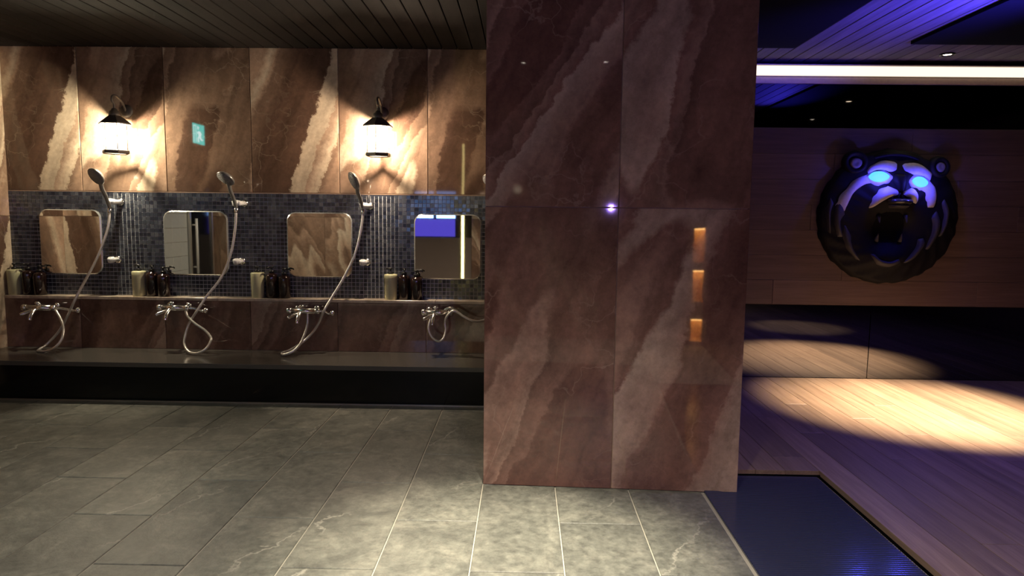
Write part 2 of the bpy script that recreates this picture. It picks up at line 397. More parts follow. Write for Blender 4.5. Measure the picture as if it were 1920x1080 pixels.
hd = G(); hd.tube([(0.06, 0.19, 0.55), (0.06, 0.19, 1.15)], 0.014); hd.tube([(0.01, 0.19, 0.62), (0.06, 0.19, 0.62)], 0.009); hd.tube([(0.01, 0.19, 1.08), (0.06, 0.19, 1.08)], 0.009)
hd.build('door_handle', M_WHITE, door)
# ---- pillar
pil = empty('pillar', (-0.171, 2.985, 0), (0, 0, math.radians(-2.6)), 'big square marble pillar in the middle', None, None, 'structure')
PWD, PD, ZJ = 1.128, 0.62, 1.247
G().box(0.01, PWD-0.01, 0.01, PD-0.01, 0, ZC+0.02).build('pillar_core', M_WGROUT, pil)
for (za, zb) in ((0.0, ZJ), (ZJ, ZC)):
    for (xa, xb) in ((0.0, 0.575), (0.575, PWD)):
        piece('marble_tile', xb-xa-0.003, zb-za-0.003, 0.0105, 0.0015, M_PILLAR, pil, ((xa+xb)/2, 0.0105, (za+zb)/2))
    piece('marble_tile', PD-0.022, zb-za-0.003, 0.0105, 0.0015, M_PILLAR, pil, (0.0105, PD/2, (za+zb)/2), RIGHT_R)
    piece('marble_tile', PD-0.022, zb-za-0.003, 0.0105, 0.0015, M_PILLAR, pil, (PWD-0.0105, PD/2, (za+zb)/2), LEFT_R)
    for (xa, xb) in ((0.0, 0.575), (0.575, PWD)):
        piece('marble_tile', xb-xa-0.003, zb-za-0.003, 0.0105, 0.0015, M_PILLAR, pil, ((xa+xb)/2, PD-0.0105, (za+zb)/2), REAR_R)
tag(G().box(0.30, 0.90, 3.62, YB, 0, ZC).build('wall_partition', M_PLASTER), 'plain partition behind the marble pillar', None, None, 'structure')
# ---- far wall of the wooden room
wall_right = tag(G().box(0.9, XR+0.1, YR+0.012, YR+0.12, -0.1, ZC+0.05).build('wall_back_right', M_BLACK), 'plank wall with black glass bands behind the bear head', None, None, 'structure')
Z1, Z2, Z3, Z4 = 0.58, 1.87, 2.18, 2.225
rows = 7; rh = (Z2-Z1)/rows
for r in range(rows):
    x = 0.9; k = 0
    seg = [0.95, 1.45, 0.55, 1.2, 0.75, 1.35, 0.4][r]
    while x < XR:
        xe = min(x+seg, XR)
        if XR-xe < 0.1: xe = XR
        piece('wall_plank', rh-0.0015, xe-x-0.0015, 0.012, 0.0015, M_BEARWALL, wall_right, ((x+xe)/2, YR+0.012, Z1+(r+0.5)*rh), (0, PI/2, 0))
        x = xe; seg = 1.5
for (za, zb, js) in ((0.028, Z1-0.002, (0.9, 1.40, 2.585, 3.77, XR)), (Z2+0.002, Z3, (0.9, 1.43, 2.62, 3.81, XR))):
    for a, b in zip(js[:-1], js[1:]):
        piece('glass_panel', b-a-0.004, zb-za, 0.008, 0.0015, M_BGLASS if za < 1 else M_BGLASS2, wall_right, ((a+b)/2, YR+0.012, (za+zb)/2))
G().box(0.9, XR, YR-0.012, YR+0.012, Z3, Z4, 0.002).build('trim_board', M_TRIM, wall_right)
# ---- walls that close the rooms behind the viewer
tag(G().box(XR, XR+0.1, -3.3, YR+0.1, -0.1, ZC+0.05).build('wall_right', M_PLASTER), 'dark side wall out to the right', None, None, 'structure')
wn = tag(G().box(XL-0.1, -2.45, YN-0.12, YN-0.012, -0.1, ZC+0.05).box(-0.80, XR, YN-0.12, YN-0.012, -0.1, ZC+0.05).box(-2.45, -0.80, YN-0.12, YN-0.012, -0.1, 0.88).build('wall_front', M_PLASTER),
         'marble wall with an opening behind the viewer', None, None, 'structure')
for (a, b) in ((XL, -3.05), (-3.05, -2.45)):
    for (za, zb) in ((0, 1.17), (1.17, ZC)):
        piece('marble_tile', b-a-0.003, zb-za-0.003, 0.012, 0.002, M_WALL, wn, ((a+b)/2, YN-0.012, (za+zb)/2), REAR_R)
for (a, b) in ((-0.8, -0.2), (-0.2, 0.4), (0.4, 1.0)):
    for (za, zb) in ((0, 1.17), (1.17, ZC)):
        piece('marble_tile', b-a-0.003, zb-za-0.003, 0.012, 0.002, M_WALL, wn, ((a+b)/2, YN-0.012, (za+zb)/2), REAR_R)
tag(G().box(XL-0.1, XR+0.1, -3.42, -3.3, -0.1, ZC+0.05).build('wall_far_front', M_PLASTER), 'far wall of the room behind the viewer', None, None, 'structure')
tag(G().box(XL-0.1, XR+0.1, -3.3, YN, -0.1, -0.004).build('floor_rear', M_SLATE), 'slate floor of the room behind the viewer', None, None, 'structure')
tag(G().box(XL-0.14, XL-0.006, -3.3, YN, -0.1, ZC+0.05).build('wall_left_rear', M_PLASTER), 'side wall of the room behind the viewer', None, None, 'structure')

# ================================================================== THINGS
# ---- black granite ledge under the taps
led = empty('granite_ledge', ((XL+0.295)/2, (YL+YF)/2, 0), label='long polished black granite ledge below the shower taps', cat='ledge')
L = 0.5*(0.295-XL)
G().box(-L, L, -(YF-YL)/2+0.004, (YF-YL)/2+0.008, 0.008, LEDGE-0.03).build('front_panel', M_GRANITE, led)
G().box(-L, L, -(YF-YL)/2-0.004, (YF-YL)/2-0.001, LEDGE-0.03, LEDGE, 0.003).build('top_slab', M_GRANITE_TOP, led)
G().box(-L, L, -(YF-YL)/2-0.006, (YF-YL)/2-0.02, 0.0, 0.009, 0.001).build('base_trim', M_SATIN, led)

# ---- mirrors
def rsq(wd, ht, r, n=8):
    out = []
    for (cx, cz, a0) in ((wd/2-r, ht/2-r, 0), (-wd/2+r, ht/2-r, 90), (-wd/2+r, -ht/2+r, 180), (wd/2-r, -ht/2+r, 270)):
        for k in range(n+1):
            a = math.radians(a0+90*k/n); out.append((cx+r*math.cos(a), cz+r*math.sin(a)))
    return out
def mirror(xc, zc, wd, ht, label):
    o = empty('wall_mirror', (xc, YB-0.0065, zc), label=label, cat='mirror', group='rounded square mirrors along the mosaic band')
    a = rsq(wd, ht, 0.062); b = rsq(wd-0.014, ht-0.014, 0.056); n = len(a)
    V = [(x, -0.014, z) for x, z in b]
    g = G().add(V, [tuple(reversed(range(n)))]); g.build('mirror_glass', M_MIRROR, o)
    V = [(x, 0, z) for x, z in a]+[(x, -0.009, z) for x, z in a]+[(x, -0.014, z) for x, z in b]
    Fc = [(i, i+n, (i+1) % n+n, (i+1) % n) for i in range(n)]+[(i+n, i+2*n, (i+1) % n+2*n, (i+1) % n+n) for i in range(n)]+[tuple(range(n))]
    G().add(V, Fc).build('bevelled_rim', M_RIM, o)
mirror(-3.193, 0.994, 0.440, 0.455, 'leftmost square mirror with rounded corners, beside the side wall')
mirror(-2.304, 0.995, 0.455, 0.450, 'second mirror from the left, reflecting a dark door')
mirror(-1.431, 0.993, 0.458, 0.452, 'third mirror from the left, plain marble in its reflection')
mirror(-0.533, 0.990, 0.468, 0.454, 'rightmost square mirror next to the pillar, reflecting blue light')

# ---- mixer taps
def mixer(x0, x1, xr, z, zr, label, last=False):
    o = empty('mixer_tap', ((x0+x1)/2, 4.61, z), label=label, cat='tap', group='chrome bar mixer taps under the shelf')
    h = (x1-x0)/2; cx = (x0+x1)/2
    wallp = YF-4.61-0.001
    G().tube([(-h+0.035, 0, 0), (h-0.03, 0, 0)], 0.0205, 20).build('body', M_CHROME, o)
    for s, r in ((-1, 0.0225), (1, 0.0215)):
        p = [(0.016, 0), (r, 0.004), (r, 0.030), (r-0.004, 0.036), (0, 0.036)]
        G().lathe(p, 20, axis_M((s*(h-0.036), 0, 0), (s, 0, 0))).build('end_knob', M_CHROME, o)
    for s in (-1, 1):
        g = G().tube(spline([(s*0.062, 0, 0), (s*0.062, wallp*0.5, 0.002), (s*0.066, wallp, 0.004)], 3), 0.012, 12)
        g.lathe([(0.012, -0.016), (0.022, -0.010), (0.023, 0)], 20, axis_M((s*0.066, wallp, 0.004), (0, 1, 0)))
        g.build('wall_union', M_CHROME, o)
    # top knob
    G().lathe([(0.008, 0), (0.008, 0.014), (0.018, 0.018), (0.019, 0.024), (0.013, 0.030), (0, 0.032)], 18, axis_M((-0.01, 0, 0.012), (0, 0, 1))).build('diverter_knob', M_CHROME, o)
    # spout and lever
    G().tube(spline([(-0.02, -0.005, -0.008), (-0.022, -0.035, -0.030), (-0.024, -0.055, -0.055), (-0.025, -0.06, -0.078)], 4), [0.014]*8+[0.013]*5, 14).build('spout', M_CHROME, o)
    G().tube(spline([(-0.03, -0.018, -0.014), (-0.06, -0.045, -0.028), (-0.088, -0.07, -0.040)], 4), [0.006, 0.008, 0.010, 0.011, 0.012, 0.012, 0.012, 0.011, 0.008], 12).build('lever', M_CHROME, o)
    # side arm that guides the hose
    dx, dz = xr-cx, zr-z
    if last:
        G().tube(spline([(h-0.06, 0, 0.018), (h-0.02, -0.01, 0.034), (dx-0.005, -0.02, 0.018), (dx+0.006, -0.03, 0.004)], 5), 0.009, 12).build('hose_arm', M_CHROME, o)
    else:
        G().tube(spline([(h-0.02, 0, 0.0), (h+0.03, 0.012, -0.004), (dx-0.03, 0.02, dz-0.004), (dx, 0.02, dz)], 5), 0.009, 12).build('hose_arm', M_CHROME, o)
        G().lathe([(0.010, -0.014), (0.018, -0.010), (0.020, 0.004), (0.014, 0.013), (0, 0.016)], 16, axis_M((dx, 0.02, dz), (1, -0.35, 0.1))).build('arm_nut', M_CHROME, o)
mixer(-3.44, -3.206, -3.066, 0.546, 0.531, 'leftmost chrome mixer tap, below the leftmost mirror')
mixer(-2.504, -2.283, -2.177, 0.558, 0.540, 'second chrome mixer tap from the left, beside the teardrop hose loop')
mixer(-1.611, -1.385, -1.304, 0.549, 0.534, 'third chrome mixer tap from the left, below the third mirror')
mixer(-0.692, -0.474, -0.445, 0.551, 0.553, 'rightmost chrome mixer tap, next to the pillar', True)

# ---- hand showers
HOSES = [
 [(-2.863,4.715,1.226),(-2.871,4.70,1.105),(-2.914,4.68,.958),(-2.968,4.66,.83),(-3.044,4.64,.683),(-3.077,4.61,.594),(-3.137,4.63,.498),(-3.218,4.64,.376),(-3.291,4.62,.292),(-3.302,4.56,.266),(-3.282,4.52,.264),(-3.223,4.50,.266),(-3.156,4.50,.291),(-3.119,4.52,.343),(-3.122,4.55,.40),(-3.15,4.58,.457),(-3.205,4.605,.532)],
 [(-1.983,4.715,1.236),(-1.989,4.70,1.097),(-2.015,4.68,.932),(-2.078,4.66,.768),(-2.163,4.62,.642),(-2.221,4.58,.536),(-2.285,4.60,.451),(-2.304,4.58,.37),(-2.295,4.55,.313),(-2.244,4.51,.273),(-2.172,4.48,.273),(-2.122,4.49,.301),(-2.102,4.52,.347),(-2.11,4.54,.372),(-2.158,4.56,.415),(-2.23,4.57,.46),(-2.286,4.59,.504),(-2.303,4.60,.540)],
 [(-1.106,4.715,1.238),(-1.119,4.70,1.107),(-1.156,4.68,.943),(-1.23,4.66,.779),(-1.308,4.63,.641),(-1.349,4.59,.558),(-1.40,4.62,.461),(-1.449,4.63,.392),(-1.513,4.61,.328),(-1.578,4.55,.288),(-1.615,4.51,.276),(-1.59,4.48,.272),(-1.532,4.49,.295),(-1.498,4.52,.334),(-1.482,4.55,.379),(-1.472,4.58,.426),(-1.467,4.60,.478),(-1.468,4.605,.535)],
 [(-.618,4.607,.535),(-.637,4.58,.46),(-.628,4.57,.414),(-.598,4.56,.376),(-.561,4.55,.364),(-.532,4.55,.386),(-.52,4.57,.434),(-.526,4.58,.482),(-.515,4.575,.526),(-.478,4.57,.566),(-.441,4.57,.559),(-.397,4.56,.532),(-.343,4.56,.507),(-.29,4.58,.501),(-.235,4.62,.530),(-.21,4.66,.68),(-.20,4.68,.90),(-.205,4.70,1.1),(-.215,4.715,1.236)]]
def hand_shower(i, hb, hc, n, label, bright):
    hb, hc = Vector(hb), Vector(hc); n = Vector(n).normalized()
    o = empty('hand_shower', hb, label=label, cat='shower', group='hand showers on the mosaic wall')
    pts = spline(HOSES[i], 7)
    G().tube([Vector(p)-hb for p in pts], 0.0088, 10).build('hose', M_HOSE, o)
    d = hc-hb
    neck = d*0.78 - n*0.012
    hp = spline([(0, 0, 0), d*0.35+Vector((0, 0.012, 0)), d*0.62+Vector((0, 0.008, 0)), neck, d*0.95-n*0.012], 5)
    m = len(hp)
    G().tube(hp, [0.0115+0.004*(k/m) for k in range(m)], 14).build('handle', bright, o)
    G().lathe([(0.0, -0.032), (0.022, -0.031), (0.045, -0.022), (0.060, -0.008), (0.063, 0.0), (0.060, 0.006)], 28, axis_M(d, n)).build('head', bright, o)
    sp = G().lathe([(0.057, 0.0), (0.057, 0.0075), (0, 0.0085)], 28, axis_M(d, n)).build('spray_plate', M_NOZZLE, o)
    g = G()
    for (rr, c) in ((0.016, 6), (0.032, 10), (0.048, 16)):
        for k in range(c):
            a = 2*PI*k/c; g.lathe([(0.0022, 0.007), (0.0018, 0.0105)], 6, axis_M(d, n) @ Matrix.Translation((rr*math.cos(a), rr*math.sin(a), 0)))
    q = g.build('spray_nozzles', M_GREY, sp); q['kind'] = 'stuff'
    G().lathe([(0.0105, 0.0), (0.0135, -0.004), (0.0125, -0.030), (0.0095, -0.034)], 14, axis_M((0, 0, 0), -(Vector(HOSES[i][1]) if i < 3 else Vector(HOSES[i][-2]))+hb)).build('hose_nut', M_CHROME, o)
hand_shower(0, (-2.862, 4.715, 1.232), (-2.858, 4.57, 1.44), (-0.35, -0.75, -0.55), 'leftmost hand shower, grey round head below the left lantern', M_GREY)
hand_shower(1, (-1.982, 4.715, 1.242), (-1.988, 4.57, 1.435), (-0.3, -0.55, -0.75), 'middle hand shower with its hose in a teardrop loop', M_GREY)
hand_shower(2, (-1.105, 4.715, 1.244), (-1.134, 4.57, 1.43), (-0.75, -0.5, -0.42), 'hand shower below the right lantern, hose folded sharply on the ledge', M_GREY)
hand_shower(3, (-0.215, 4.715, 1.242), (-0.22, 4.57, 1.44), (-0.3, -0.6, -0.7), 'rightmost hand shower, its hose vanishing behind the pillar', M_GREY)

def holder(loc, label, upper=True):
    o = empty('shower_holder', (loc[0], YB-0.006, loc[2]), label=label, cat='holder', group='upper shower holders' if upper else 'lower shower holders')
    dy = loc[1]-(YB-0.006)
    G().lathe([(0.026, 0), (0.026, 0.006), (0.018, 0.012)], 20, axis_M((0.012, 0, 0), (0, -1, 0))).build('wall_plate', M_CHROME, o)
    L = -dy+0.01
    G().lathe([(0.015, 0.008), (0.016, L*0.6), (0.019, L*0.8), (0.019, L), (0.012, L+0.006), (0, L+0.008)], 18, axis_M((0.012, 0, 0), (-0.12, -1, 0))).build('peg', M_WHITE if upper else M_WHITE, o)
    # forked cup that takes the handle
    cx = -0.018 if upper else -0.006
    g = G(); V = []
    prof = [(0.018, -0.017), (0.022, -0.015), (0.024, 0.015), (0.018, 0.018)]
    g.lathe(prof+[(0.0150, 0.018), (0.0150, -0.017), (0.018, -0.017)], 18, axis_M((cx, dy-0.004, 0), (0.0, -0.3, 1)), True, False)
    g.build('cup', M_WHITE, o)
for k, (a, b) in enumerate((((-2.845, 4.72, 1.277), (-2.881, 4.745, 0.873)), ((-1.969, 4.72, 1.276), (-1.998, 4.745, 0.872)), ((-1.088, 4.72, 1.268), (-1.113, 4.745, 0.876)), ((-0.20, 4.72, 1.277), None))):
    nm = ('leftmost', 'middle', 'third', 'rightmost')[k]
    holder(a, 'white wall holder gripping the handle of the %s hand shower' % nm)
    if b: holder(b, 'empty white lower wall holder right of the %s mirror' % ('leftmost', 'second', 'third')[k], False)

# ---- pump bottles
def bottle(kind, x, y, rot, label, sc=1.0):
    o = empty('pump_bottle', (x, y, SHELF), (0, 0, rot), label, 'bottle', 'pump bottles on the marble shelf')
    if kind == 'cream':
        G().lathe([(0.040, 0), (0.043, 0.003), (0.0455, 0.150*sc), (0.046, 0.170*sc), (0.043, 0.176*sc), (0.018, 0.178*sc)], 28).build('bottle_body', M_CREAM, o); zt = 0.178*sc
    else:
        G().lathe([(0.036, 0), (0.041, 0.004), (0.0415, 0.145*sc), (0.039, 0.158*sc), (0.031, 0.167*sc), (0.017, 0.172*sc), (0.016, 0.176*sc)], 28).build('bottle_body', M_AMBER, o); zt = 0.176*sc
    pu = G().lathe([(0.0175, zt), (0.018, zt+0.014), (0.013, zt+0.017), (0.0045, zt+0.018), (0.0045, zt+0.034)], 18).build('pump_collar', M_PUMP, o)
    G().lathe([(0.0045, zt+0.032), (0.013, zt+0.034), (0.014, zt+0.041), (0.010, zt+0.045), (0, zt+0.046)], 16).tube([(0.0, 0, zt+0.040), (0.028, 0, zt+0.040), (0.042, 0, zt+0.036), (0.045, 0, zt+0.029)], [0.007, 0.0055, 0.0045, 0.004], 10).build('pump_nozzle', M_PUMP, o)
ST = [('below the leftmost mirror', (-3.582, -3.489, -3.402)), ('left of the second mirror', (-2.698, -2.608, -2.523)),
      ('left of the third mirror', (-1.860, -1.762, -1.672)), ('left of the rightmost mirror', (-0.925, -0.832, -0.745))]
for nm, (a, b, c) in ST:
    bottle('cream', a, 4.745, random.uniform(2.2, 4.0), 'pale green pump bottle %s' % nm)
    bottle('dark', b, 4.750, random.uniform(-2.2, -0.9), 'dark brown pump bottle %s, next to the pale green one' % nm)
    bottle('dark', c, 4.742, random.uniform(-0.5, 0.3), 'dark brown pump bottle %s, rightmost of its three' % nm, 0.93)

# ---- lanterns
def lantern(x, rot, label, tint):
    yc, zb, zt = 4.65, 1.622, 1.795
    o = empty('wall_lantern', (x, YB-0.004, 1.80), (0, 0, 0), label, 'lamp', 'lantern wall lamps')
    dy = yc-(YB-0.004); b, t = zb-1.80, zt-1.80
    C = Matrix.Translation((0, dy, 0)) @ Matrix.Rotation(rot, 4, 'Z')
    G().lathe([(0.045, 0), (0.045, 0.006), (0.03, 0.014), (0.012, 0.018)], 20, axis_M((0, 0, 0.10), (0, -1, 0))).build('back_plate', M_LANT, o)
    G().tube(spline([(0, -0.012, 0.10), (0, -0.05, 0.155), (0, dy+0.03, 0.185), (0, dy-0.015, 0.175), (0, dy-0.022, 0.145), (0, dy, 0.125), (0, dy, 0.10)], 6), 0.0075, 10).build('hook_arm', M_LANT, o)
    G().lathe([(0.006, 0.10), (0.016, 0.095), (0.020, 0.085), (0.030, 0.078), (0.034, 0.060), (0.036, 0.046)], 18, C).build('finial', M_LANT, o)
    # six-sided roof, open below
    g = G().lathe([(0.034, 0.052), (0.060, 0.034), (0.104, t+0.004), (0.104, t-0.004), (0.098, t-0.004), (0.058, 0.026), (0.030, 0.044)], 6, C, False)
    g.build('roof', M_LANT, o)
    G().lathe([(0.072, b), (0.080, b), (0.086, b-0.004), (0.088, b-0.020), (0.080, b-0.027), (0.072, b-0.022), (0.072, b)], 6, C, False, False).build('base', M_LANT, o)
    R = 0.074
    ps = [C @ Vector((R*math.cos(k*PI/3), R*math.sin(k*PI/3), 0)) for k in range(6)]
    for k in range(6):
        p, q = ps[k], ps[(k+1) % 6]
        G().tube([(p.x, p.y, b), (p.x, p.y, t)], 0.0032, 6).build('corner_bar', M_LANT, o)
        e = (q-p)*0.04
        G().add([(p.x+e.x, p.y+e.y, b+0.001), (q.x-e.x, q.y-e.y, b+0.001), (q.x-e.x, q.y-e.y, t-0.002), (p.x+e.x, p.y+e.y, t-0.002)], [(0, 1, 2, 3)]).build('glass_pane', M_LGLASS, o)
    G().lathe([(0.014, 0.046), (0.014, t+0.004), (0.011, t)], 14, C).build('bulb_socket', M_WHITE, o)
    bl = G().lathe([(0.009, t), (0.014, t-0.010), (0.018, t-0.028), (0.015, t-0.042), (0.008, t-0.050), (0, t-0.052)], 16, C).build('bulb', emit('bulb_glow_'+tint, (1, 0.86, 0.62), 14.0), o)
    ld = bpy.data.lights.new('lantern_light', 'POINT'); ld.energy = W_SCONCE; ld.shadow_soft_size = 0.022
    ld.color = (1.0, 0.87, 0.63) if tint == 'a' else (1.0, 0.79, 0.58)
    lo = bpy.data.objects.new('lantern_light', ld); link(lo, o); lo.location = C @ Vector((0, 0, t-0.078))
    bl.visible_shadow = True
    ld.use_shadow = True
lantern(-2.762, 0.15, 'lantern wall lamp on the left, above the leftmost hand shower', 'a')
lantern(-0.985, 0.52, 'lantern wall lamp on the right, between the third and rightmost mirrors', 'b')

# ---- downlights
def downlight(x, y, energy, label, aim=None, size=80, blend=0.6, col=NEUTRAL, soft=0.03, r=0.022, glow=22.0, z=ZC):
    o = empty('ceiling_downlight', (x, y, z), label=label, cat='downlight', group='recessed ceiling downlights')
    G().lathe([(r, 0.0), (r+0.014, -0.002), (r+0.016, -0.006), (r+0.006, -0.010), (r-0.002, -0.004)], 24).build('trim_ring', M_WHITE if z == ZC and False else M_BLACKM, o)
    G().lathe([(r-0.004, -0.0035), (r*0.5, -0.005), (0, -0.0055)], 20).build('lens', emit('lens_glow', col, glow), o)
    ld = bpy.data.lights.new('downlight_beam', 'SPOT'); ld.energy = energy; ld.spot_size = math.radians(size); ld.spot_blend = blend
    ld.color = col; ld.shadow_soft_size = soft
    lo = bpy.data.objects.new('downlight_beam', ld); link(lo, o); lo.location = (0, 0, -0.02)
    d = Vector(aim)-Vector((x, y, z)) if aim else Vector((0, 0, -1))
    lo.rotation_euler = d.to_track_quat('-Z', 'Y').to_euler()
downlight(-2.53, 2.0, W_DOWN['wash'], 'ceiling downlight over the left of the slate floor', None, 125, 0.9, (1, 0.95, 0.80))
downlight(-1.15, 2.0, W_DOWN['wash'], 'ceiling downlight over the middle of the slate floor', None, 125, 0.9, (1, 0.95, 0.80))
downlight(-0.02, 2.32, W_DOWN['front'], 'ceiling downlight in front of the marble pillar', (-0.08, 2.2, 0), 47, 1.0, (1, 0.90, 0.68))
downlight(-0.22, 0.79, W_DOWN['rear'], 'ceiling downlight left of the viewer', None, 125, 0.8, (1, 0.88, 0.74))
downlight(0.38, 0.79, W_DOWN['rear'], 'ceiling downlight right of the viewer', None, 125, 0.8, (1, 0.88, 0.74))
downlight(-2.9, -0.35, W_DOWN['rear'], 'ceiling downlight at the marble wall behind the viewer', None, 110, 0.8, (1, 0.90, 0.75))
downlight(3.0, 3.62, W_DOWN['wood'], 'ceiling downlight out to the right, its beam on the timber floor', (2.55, 4.28, 0.03), 44, 0.9, (1, 0.77, 0.50), 0.03, 0.034, 30.0, ZC-0.022)
downlight(2.85, 4.83, W_DOWN['wood2'], 'small ceiling downlight near the upper black glass band', None, 60, 0.5, (1, 0.82, 0.6), 0.03, 0.034, 14.0)

downlight(3.15, 2.45, 150.0, 'ceiling downlight farthest to the right, out of the picture', (3.05, 2.62, 0.03), 30, 0.7, (1, 0.85, 0.62), 0.03, 0.034, 20.0, ZC-0.022)

# ---- LED strip over the glass band
o = empty('led_strip_light', (0.5*(1.0+XR), YR, 2.262), label='long bright LED strip light above the upper black glass band', cat='light strip')
L = 0.5*(XR-1.0)
G().box(-L, L, -0.012, 0.010, -0.034, -0.030).box(-L, L, -0.006, 0.010, -0.028, 0.034).box(-L, L, -0.075, 0.010, 0.034, 0.040).build('channel', M_TRIM, o)
G().box(-L+0.004, L-0.004, -0.052, -0.0065, -0.027, 0.033, 0.002).build('diffuser', emit('led_warm_white', (1.0, 0.88, 0.68), LED_E), o)

# ---- bear head
def bear():
    cx, cz, K = 2.645, 1.235, 0.0011
    o = empty('bear_head_sculpture', (cx, YR, cz), label='big black roaring bear head with glowing blue eyes on the plank wall', cat='sculpture')
    R = 0.505
    def uv(zx, zy): return ((zx-614)*K*0.976, (553-zy)*K*0.976)
    def gs(u, v, p, su, sv): return math.exp(-((u-p[0])/su)**2-((v-p[1])/sv)**2)
    pm, pmouth = uv(615, 420), uv(600, 640); pe1, pe2 = uv(492, 290), uv(762, 320); pj = uv(585, 830)
    def h(u, v):
        r2 = min(1.0, (u*u+v*v)/(R*R))
        d = 0.030+0.085*math.sqrt(max(0, 1-r2))
        d += 0.060*gs(u, v, pm, 0.17, 0.13)+0.030*gs(u, v, uv(627, 260), 0.20, 0.07)
        d -= 0.085*gs(u, v, pmouth, 0.165, 0.12)
        d += 0.035*gs(u, v, pj, 0.17, 0.07)
        d -= 0.018*gs(u, v, pe1, 0.055, 0.035)+0.018*gs(u, v, pe2, 0.055, 0.035)
        return d
    # skull with shaggy rim
    V = [(0, -h(0, 0), 0)]; n, m = 96, 34
    for i in range(1, m+1):
        for k in range(n):
            a = 2*PI*k/n
            rr = R*i/m
            if i > m*0.55:
                f = (i/m-0.55)/0.45
                rr += f*(0.004*math.sin(a*17+i*0.9)+0.004*math.sin(a*31-i*0.5))
            u, v = rr*math.cos(a), rr*math.sin(a)*0.965
            tuft = 0.009*math.sin(a*22+i*0.8)*max(0, i/m-0.45)*1.8 if v < 0.1 else 0.005*math.sin(a*20)
            V.append((u, -(h(u, v)+tuft) if i < m else -0.02, v))
    Fc = [(0, 1+(k+1) % n, 1+k) for k in range(n)]
    Fc += [(1+(i-1)*n+k, 1+(i-1)*n+(k+1) % n, 1+i*n+(k+1) % n, 1+i*n+k) for i in range(1, m) for k in range(n)]
    b0 = len(V); V += [(v[0], 0, v[2]) for v in V[1+(m-1)*n:1+m*n]]
    Fc += [(1+(m-1)*n+k, 1+(m-1)*n+(k+1) % n, b0+(k+1) % n, b0+k) for k in range(n)]
    G().add(V, Fc, True).build('skull', M_BEAR, o)
    def strip(name, A, B, mat, off=0.012, bulge=0.012, nn=7, parent=o):
        A = [Vector((*uv(*p), 0)) for p in A]; B = [Vector((*uv(*p), 0)) for p in B]
        A = spline(A, 6); B = spline(B, 6); q = min(len(A), len(B)); V = []; Fc = []
        for i in range(q):
            a, b = A[int(i*(len(A)-1)/(q-1))], B[int(i*(len(B)-1)/(q-1))]
            e = math.sin(PI*(i+0.02)/(q-0.96))**0.5
            for j in range(nn):
                t = j/(nn-1); p = a.lerp(b, t)
                edge = 0 if j in (0, nn-1) else 1
                V.append((p.x, -(h(p.x, p.y)-0.004+edge*(off+bulge*math.sin(PI*t))*e), p.y))
        Fc = [(i*nn+j, i*nn+j+1, (i+1)*nn+j+1, (i+1)*nn+j) for i in range(q-1) for j in range(nn-1)]
        return G().add(V, Fc, True).build(name, mat, parent)
    # pale patches paint the eyes' glow onto the face, then brows
    strip('eye_glow_patch', [(412, 290), (440, 262), (490, 240), (545, 258), (578, 288)], [(412, 300), (440, 332), (490, 350), (545, 338), (578, 300)], M_BEARLIGHT, 0.013, 0.003)
    strip('eye_glow_patch', [(676, 312), (705, 284), (757, 266), (815, 288), (856, 326)], [(676, 326), (705, 358), (760, 376), (815, 368), (856, 338)], M_BEARLIGHT, 0.013, 0.003)
    strip('brow', [(425, 250), (450, 212), (520, 183), (590, 180), (618, 200)], [(432, 268), (480, 250), (530, 247), (570, 262), (600, 250)], M_BEARLIGHT)
    strip('brow', [(648, 215), (672, 196), (725, 190), (800, 213), (860, 262)], [(655, 250), (690, 272), (740, 278), (800, 292), (845, 312)], M_BEARLIGHT)
    # cheeks sweeping down from the eyes
    strip('cheek_fur', [(425, 275), (370, 292), (300, 362), (250, 440), (228, 520)], [(455, 338), (395, 352), (345, 400), (320, 452), (300, 520)], M_BEARLIGHT, 0.014)
    strip('cheek_fur', [(842, 312), (880, 345), (895, 400), (892, 450), (880, 490)], [(765, 362), (798, 395), (812, 430), (822, 460), (828, 490)], M_BEARLIGHT, 0.014)
    # muzzle pads
    strip('muzzle_pad', [(538, 348), (490, 378), (458, 430), (438, 500)], [(606, 378), (606, 408), (545, 432), (470, 490)], M_BEARLIGHT, 0.020, 0.022)
    strip('muzzle_pad', [(704, 360), (735, 378), (748, 420), (742, 468)], [(636, 388), (640, 412), (685, 428), (720, 460)], M_BEARLIGHT, 0.020, 0.022)
    # nose bridge, nose, upper gum
    strip('nose_bridge', [(575, 270), (570, 310), (585, 350), (600, 392)], [(668, 275), (665, 315), (652, 350), (640, 392)], M_BEAR, 0.02, 0.02)
    strip('nose', [(548, 432), (545, 455), (560, 478)], [(700, 432), (704, 455), (690, 478)], M_BEARNOSE, 0.04, 0.035, 11)
    strip('upper_gum', [(560, 466), (556, 480), (562, 496)], [(678, 470), (682, 484), (676, 499)], M_BEARGREY, 0.05, 0.02, 9)
    # mouth and teeth
    strip('mouth_cavity', [(585, 505), (500, 540), (468, 620), (490, 700), (560, 745)], [(615, 505), (700, 540), (735, 620), (712, 700), (640, 745)], M_BLACK, 0.006, 0.0)
    for (zx, zy, s) in ((515, 545, -1), (690, 545, -1), (525, 715, 1), (680, 715, 1)):
        u, v = uv(zx, zy); y0 = -(h(u, v)+0.004)
        G().lathe([(0.016, 0), (0.013, 0.02), (0.007, 0.045), (0, 0.062)], 10, axis_M((u, y0, v), (0, -0.5, s))).build('tooth', M_BEARGREY, o)
